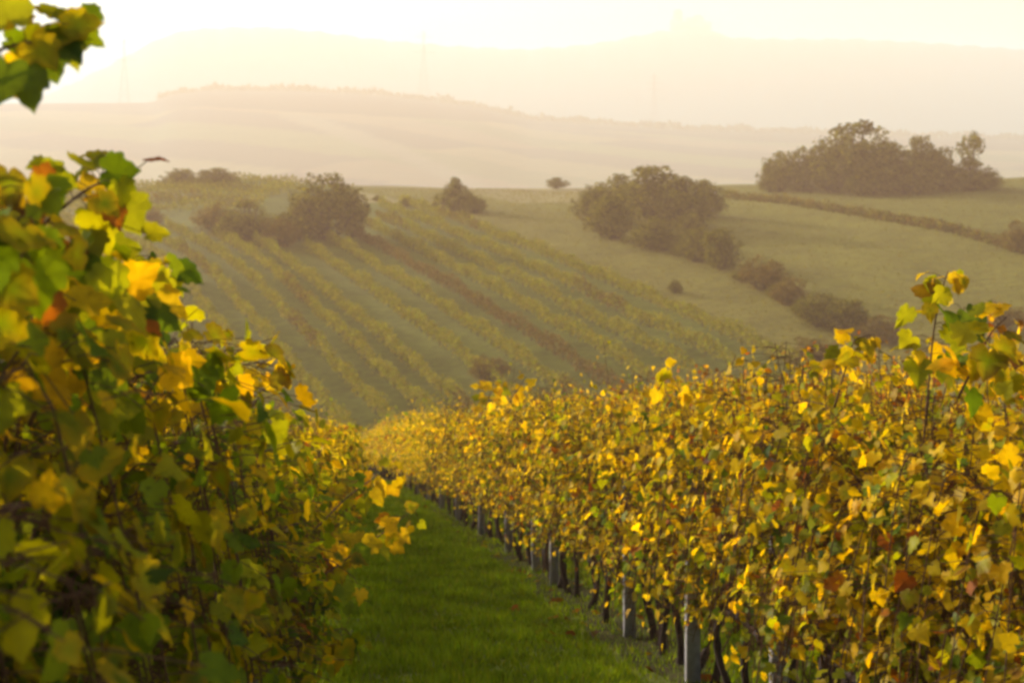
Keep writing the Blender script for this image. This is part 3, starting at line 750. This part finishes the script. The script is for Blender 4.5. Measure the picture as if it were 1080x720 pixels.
# dark scrub strip across the right field
N = 9000; q = g.uniform(768, 1110, N); 
cx = np.interp(q, [768, 830, 900, 1000, 1110], [209, 214, 226, 243, 274])
XY = np.array([at(a, b_, 150, 330)[:2] for a, b_ in zip(np.linspace(768, 1110, 60), np.interp(np.linspace(768, 1110, 60), [768, 830, 900, 1000, 1110], [209, 214, 226, 243, 274]))])
fi = g.random(N) * 59; X = np.interp(fi, np.arange(60), XY[:, 0]) + g.normal(0, .6, N); Yv = np.interp(fi, np.arange(60), XY[:, 1]) + g.normal(0, 1.6, N)
hh = .5 + .9 * (np.sin(fi * 2.3) * np.sin(fi * .9 + 1) * .5 + .5)
Z = zn(X, Yv) + hh * g.random(N) ** .8
tb = TB(); leaves(tb, np.c_[X, Yv, Z], g.normal(0, 1, (N, 3)), g.normal(0, 1, (N, 3)) + (0, -.3, .5), g.uniform(.3, .55, N), np.concatenate([RUSS_PAL, BUSH_PAL])[g.integers(0, 7, N)] * g.uniform(.7, 1.3, (N, 1)), None, LT_QUAD, 0, g)
tag(link('field_scrub', tb.mesh('field_scrub', M['bush'])), 'dark band of low scrub crossing the green field on the right', 'scrub', kind='stuff')
# tufts of rough meadow grass on the open parts of the hill
N = 46000; X = g.uniform(-60, 120, N); Yv = g.uniform(140, 325, N); Uv = X * .94 + Yv * .34; k = (Uv > 77); X, Yv = X[k], Yv[k]; N = len(X)
tb = TB(); pal = np.array([(.125, .115, .013), (.145, .125, .015), (.11, .11, .012), (.165, .13, .02)])
leaves(tb, np.c_[X, Yv, zn(X, Yv) - .02], g.normal(0, .6, (N, 3)) + (0, 0, 1), g.normal(0, 1, (N, 3)) * (1, 1, .3), g.uniform(.12, .28, N), pal[g.integers(0, 4, N)] * g.uniform(.9, 1.15, (N, 1)), None, LT_QUAD, 0, g)
tag(link('meadow_grass', tb.mesh('meadow_grass', M['bush'])), 'rough olive meadow grass on the open far slope', 'meadow grass', kind='stuff')

# small shed among the bushes
X, Yv, Z = at(742, 226); Z += .2
sh = empty('shed', (X, Yv - 2.5, Z), .25); tag(sh, 'small shed among the thicket bushes with a pale grey roof edge showing', 'shed')
tb = TB(); tb.box((0, 0, 1.7), (2.4, 2.2, 3.8)); link('wall', tb.mesh('wall', M['boards']), sh)
tb = TB(); tb.box((0, 0, 3.72), (2.8, 2.7, .22)); tb.box((0, -1.3, 3.62), (2.8, .06, .45)); link('roof', tb.mesh('roof', M['shed']), sh)
# pylons
def pylon(px, pytop, pybase, Yv, label):
    X = Yv * (px - 540) / F; zb = float(zvalley(X, Yv)) - 1; H = Yv * (HOR - pytop) / F - zb
    o = empty('power_pylon', (X, Yv, zb), R(25)); tag(o, label, 'pylon', 'power pylons in the haze')
    tb = TB(); wb = H * .075; wt = H * .014; lv = [0, .2, .38, .53, .65, .75, .83, .9, 1.0]
    r = .09
    ww = lambda f: wb + (wt - wb) * min(1, f / .7) if f < .7 else wt
    c4 = [(-1, -1), (1, -1), (1, 1), (-1, 1)]
    for a, b_ in zip(lv[:-1], lv[1:]):
        for i, (sx, sy) in enumerate(c4):
            tx, ty = c4[(i + 1) % 4]; w0, w1 = ww(a), ww(b_)
            tb.tube([(sx * w0, sy * w0, a * H), (sx * w1, sy * w1, b_ * H)], r, 4)
            tb.tube([(sx * w0, sy * w0, a * H), (tx * w1, ty * w1, b_ * H)], r * .6, 4)
            tb.tube([(tx * w0, ty * w0, a * H), (sx * w1, sy * w1, b_ * H)], r * .6, 4)
    link('mast', tb.mesh('mast', M['steel']), o)
    for f, half in ((.72, .16), (.82, .2), (.92, .12)):
        tb = TB()
        for s in (-1, 1):
            tb.tube([(0, 0, f * H + .03 * H), (s * half * H, 0, f * H)], r * .9, 4); tb.tube([(0, 0, f * H), (s * half * H, 0, f * H)], r * .9, 4)
        link('crossarm', tb.mesh('crossarm', M['steel']), o)
pylon(131, 40, 100, 1750, 'faint power pylon on the left, its top against the bright sky')
pylon(447, 33, 105, 1850, 'faint power pylon in the middle, against the far ridge')
pylon(690, 78, 132, 2050, 'smallest and faintest power pylon, below the ruined castle')
# ruined castle on the far ridge
Yv = 3680; X = Yv * (728 - 540) / F; zb = float(zridge(X, Yv)) - 6
ca = empty('castle_ruin', (X, Yv, zb)); tag(ca, 'tiny castle ruin with two towers on the highest far ridge', 'castle')
k = 1.25 * Yv / F
tb = TB(); tb.box((0, 0, 3.5 * k), (34 * k, 14 * k, 7 * k)); tb.box((-14 * k, 0, 7.5 * k), (6 * k, 8 * k, 3 * k)); tb.box((2 * k, 2, 8.5 * k), (12 * k, 8 * k, 4 * k)); link('wall', tb.mesh('wall', M['stone']), ca)
for x, wv, h in ((-10.5, 8, 18), (6.5, 9, 13)):
    tb = TB(); a = np.linspace(0, 2 * math.pi, 9)[:-1]
    tb.tube([(x * k, 0, 0), (x * k, 0, h * .6 * k), (x * k, 0, h * .9 * k), (x * k, 0, h * k)], [wv * .62 * k, wv * .55 * k, wv * .5 * k, wv * .3 * k], 8)
    link('tower', tb.mesh('tower', M['stone']), ca)
# far wood along the second hill
N = 5000; q = g.uniform(165, 1250, N); Yv = g.uniform(2080, 2230, N); X = Yv * (q - 540) / F
Z = zvalley(X, Yv) + g.random(N) * (5 + 4 * np.sin(q * .05) * np.sin(q * .131))
tb = TB(); leaves(tb, np.c_[X, Yv, Z], g.normal(0, 1, (N, 3)), g.normal(0, 1, (N, 3)), g.uniform(4, 8, N), np.full((N, 3), .05) * (1, .95, .6) * g.uniform(.7, 1.3, (N, 1)), None, LT_QUAD, 0, g)
tag(link('distant_wood', tb.mesh('distant_wood', M['bush'])), 'pale hazy wood along the second distant hill', 'wood', kind='stuff')
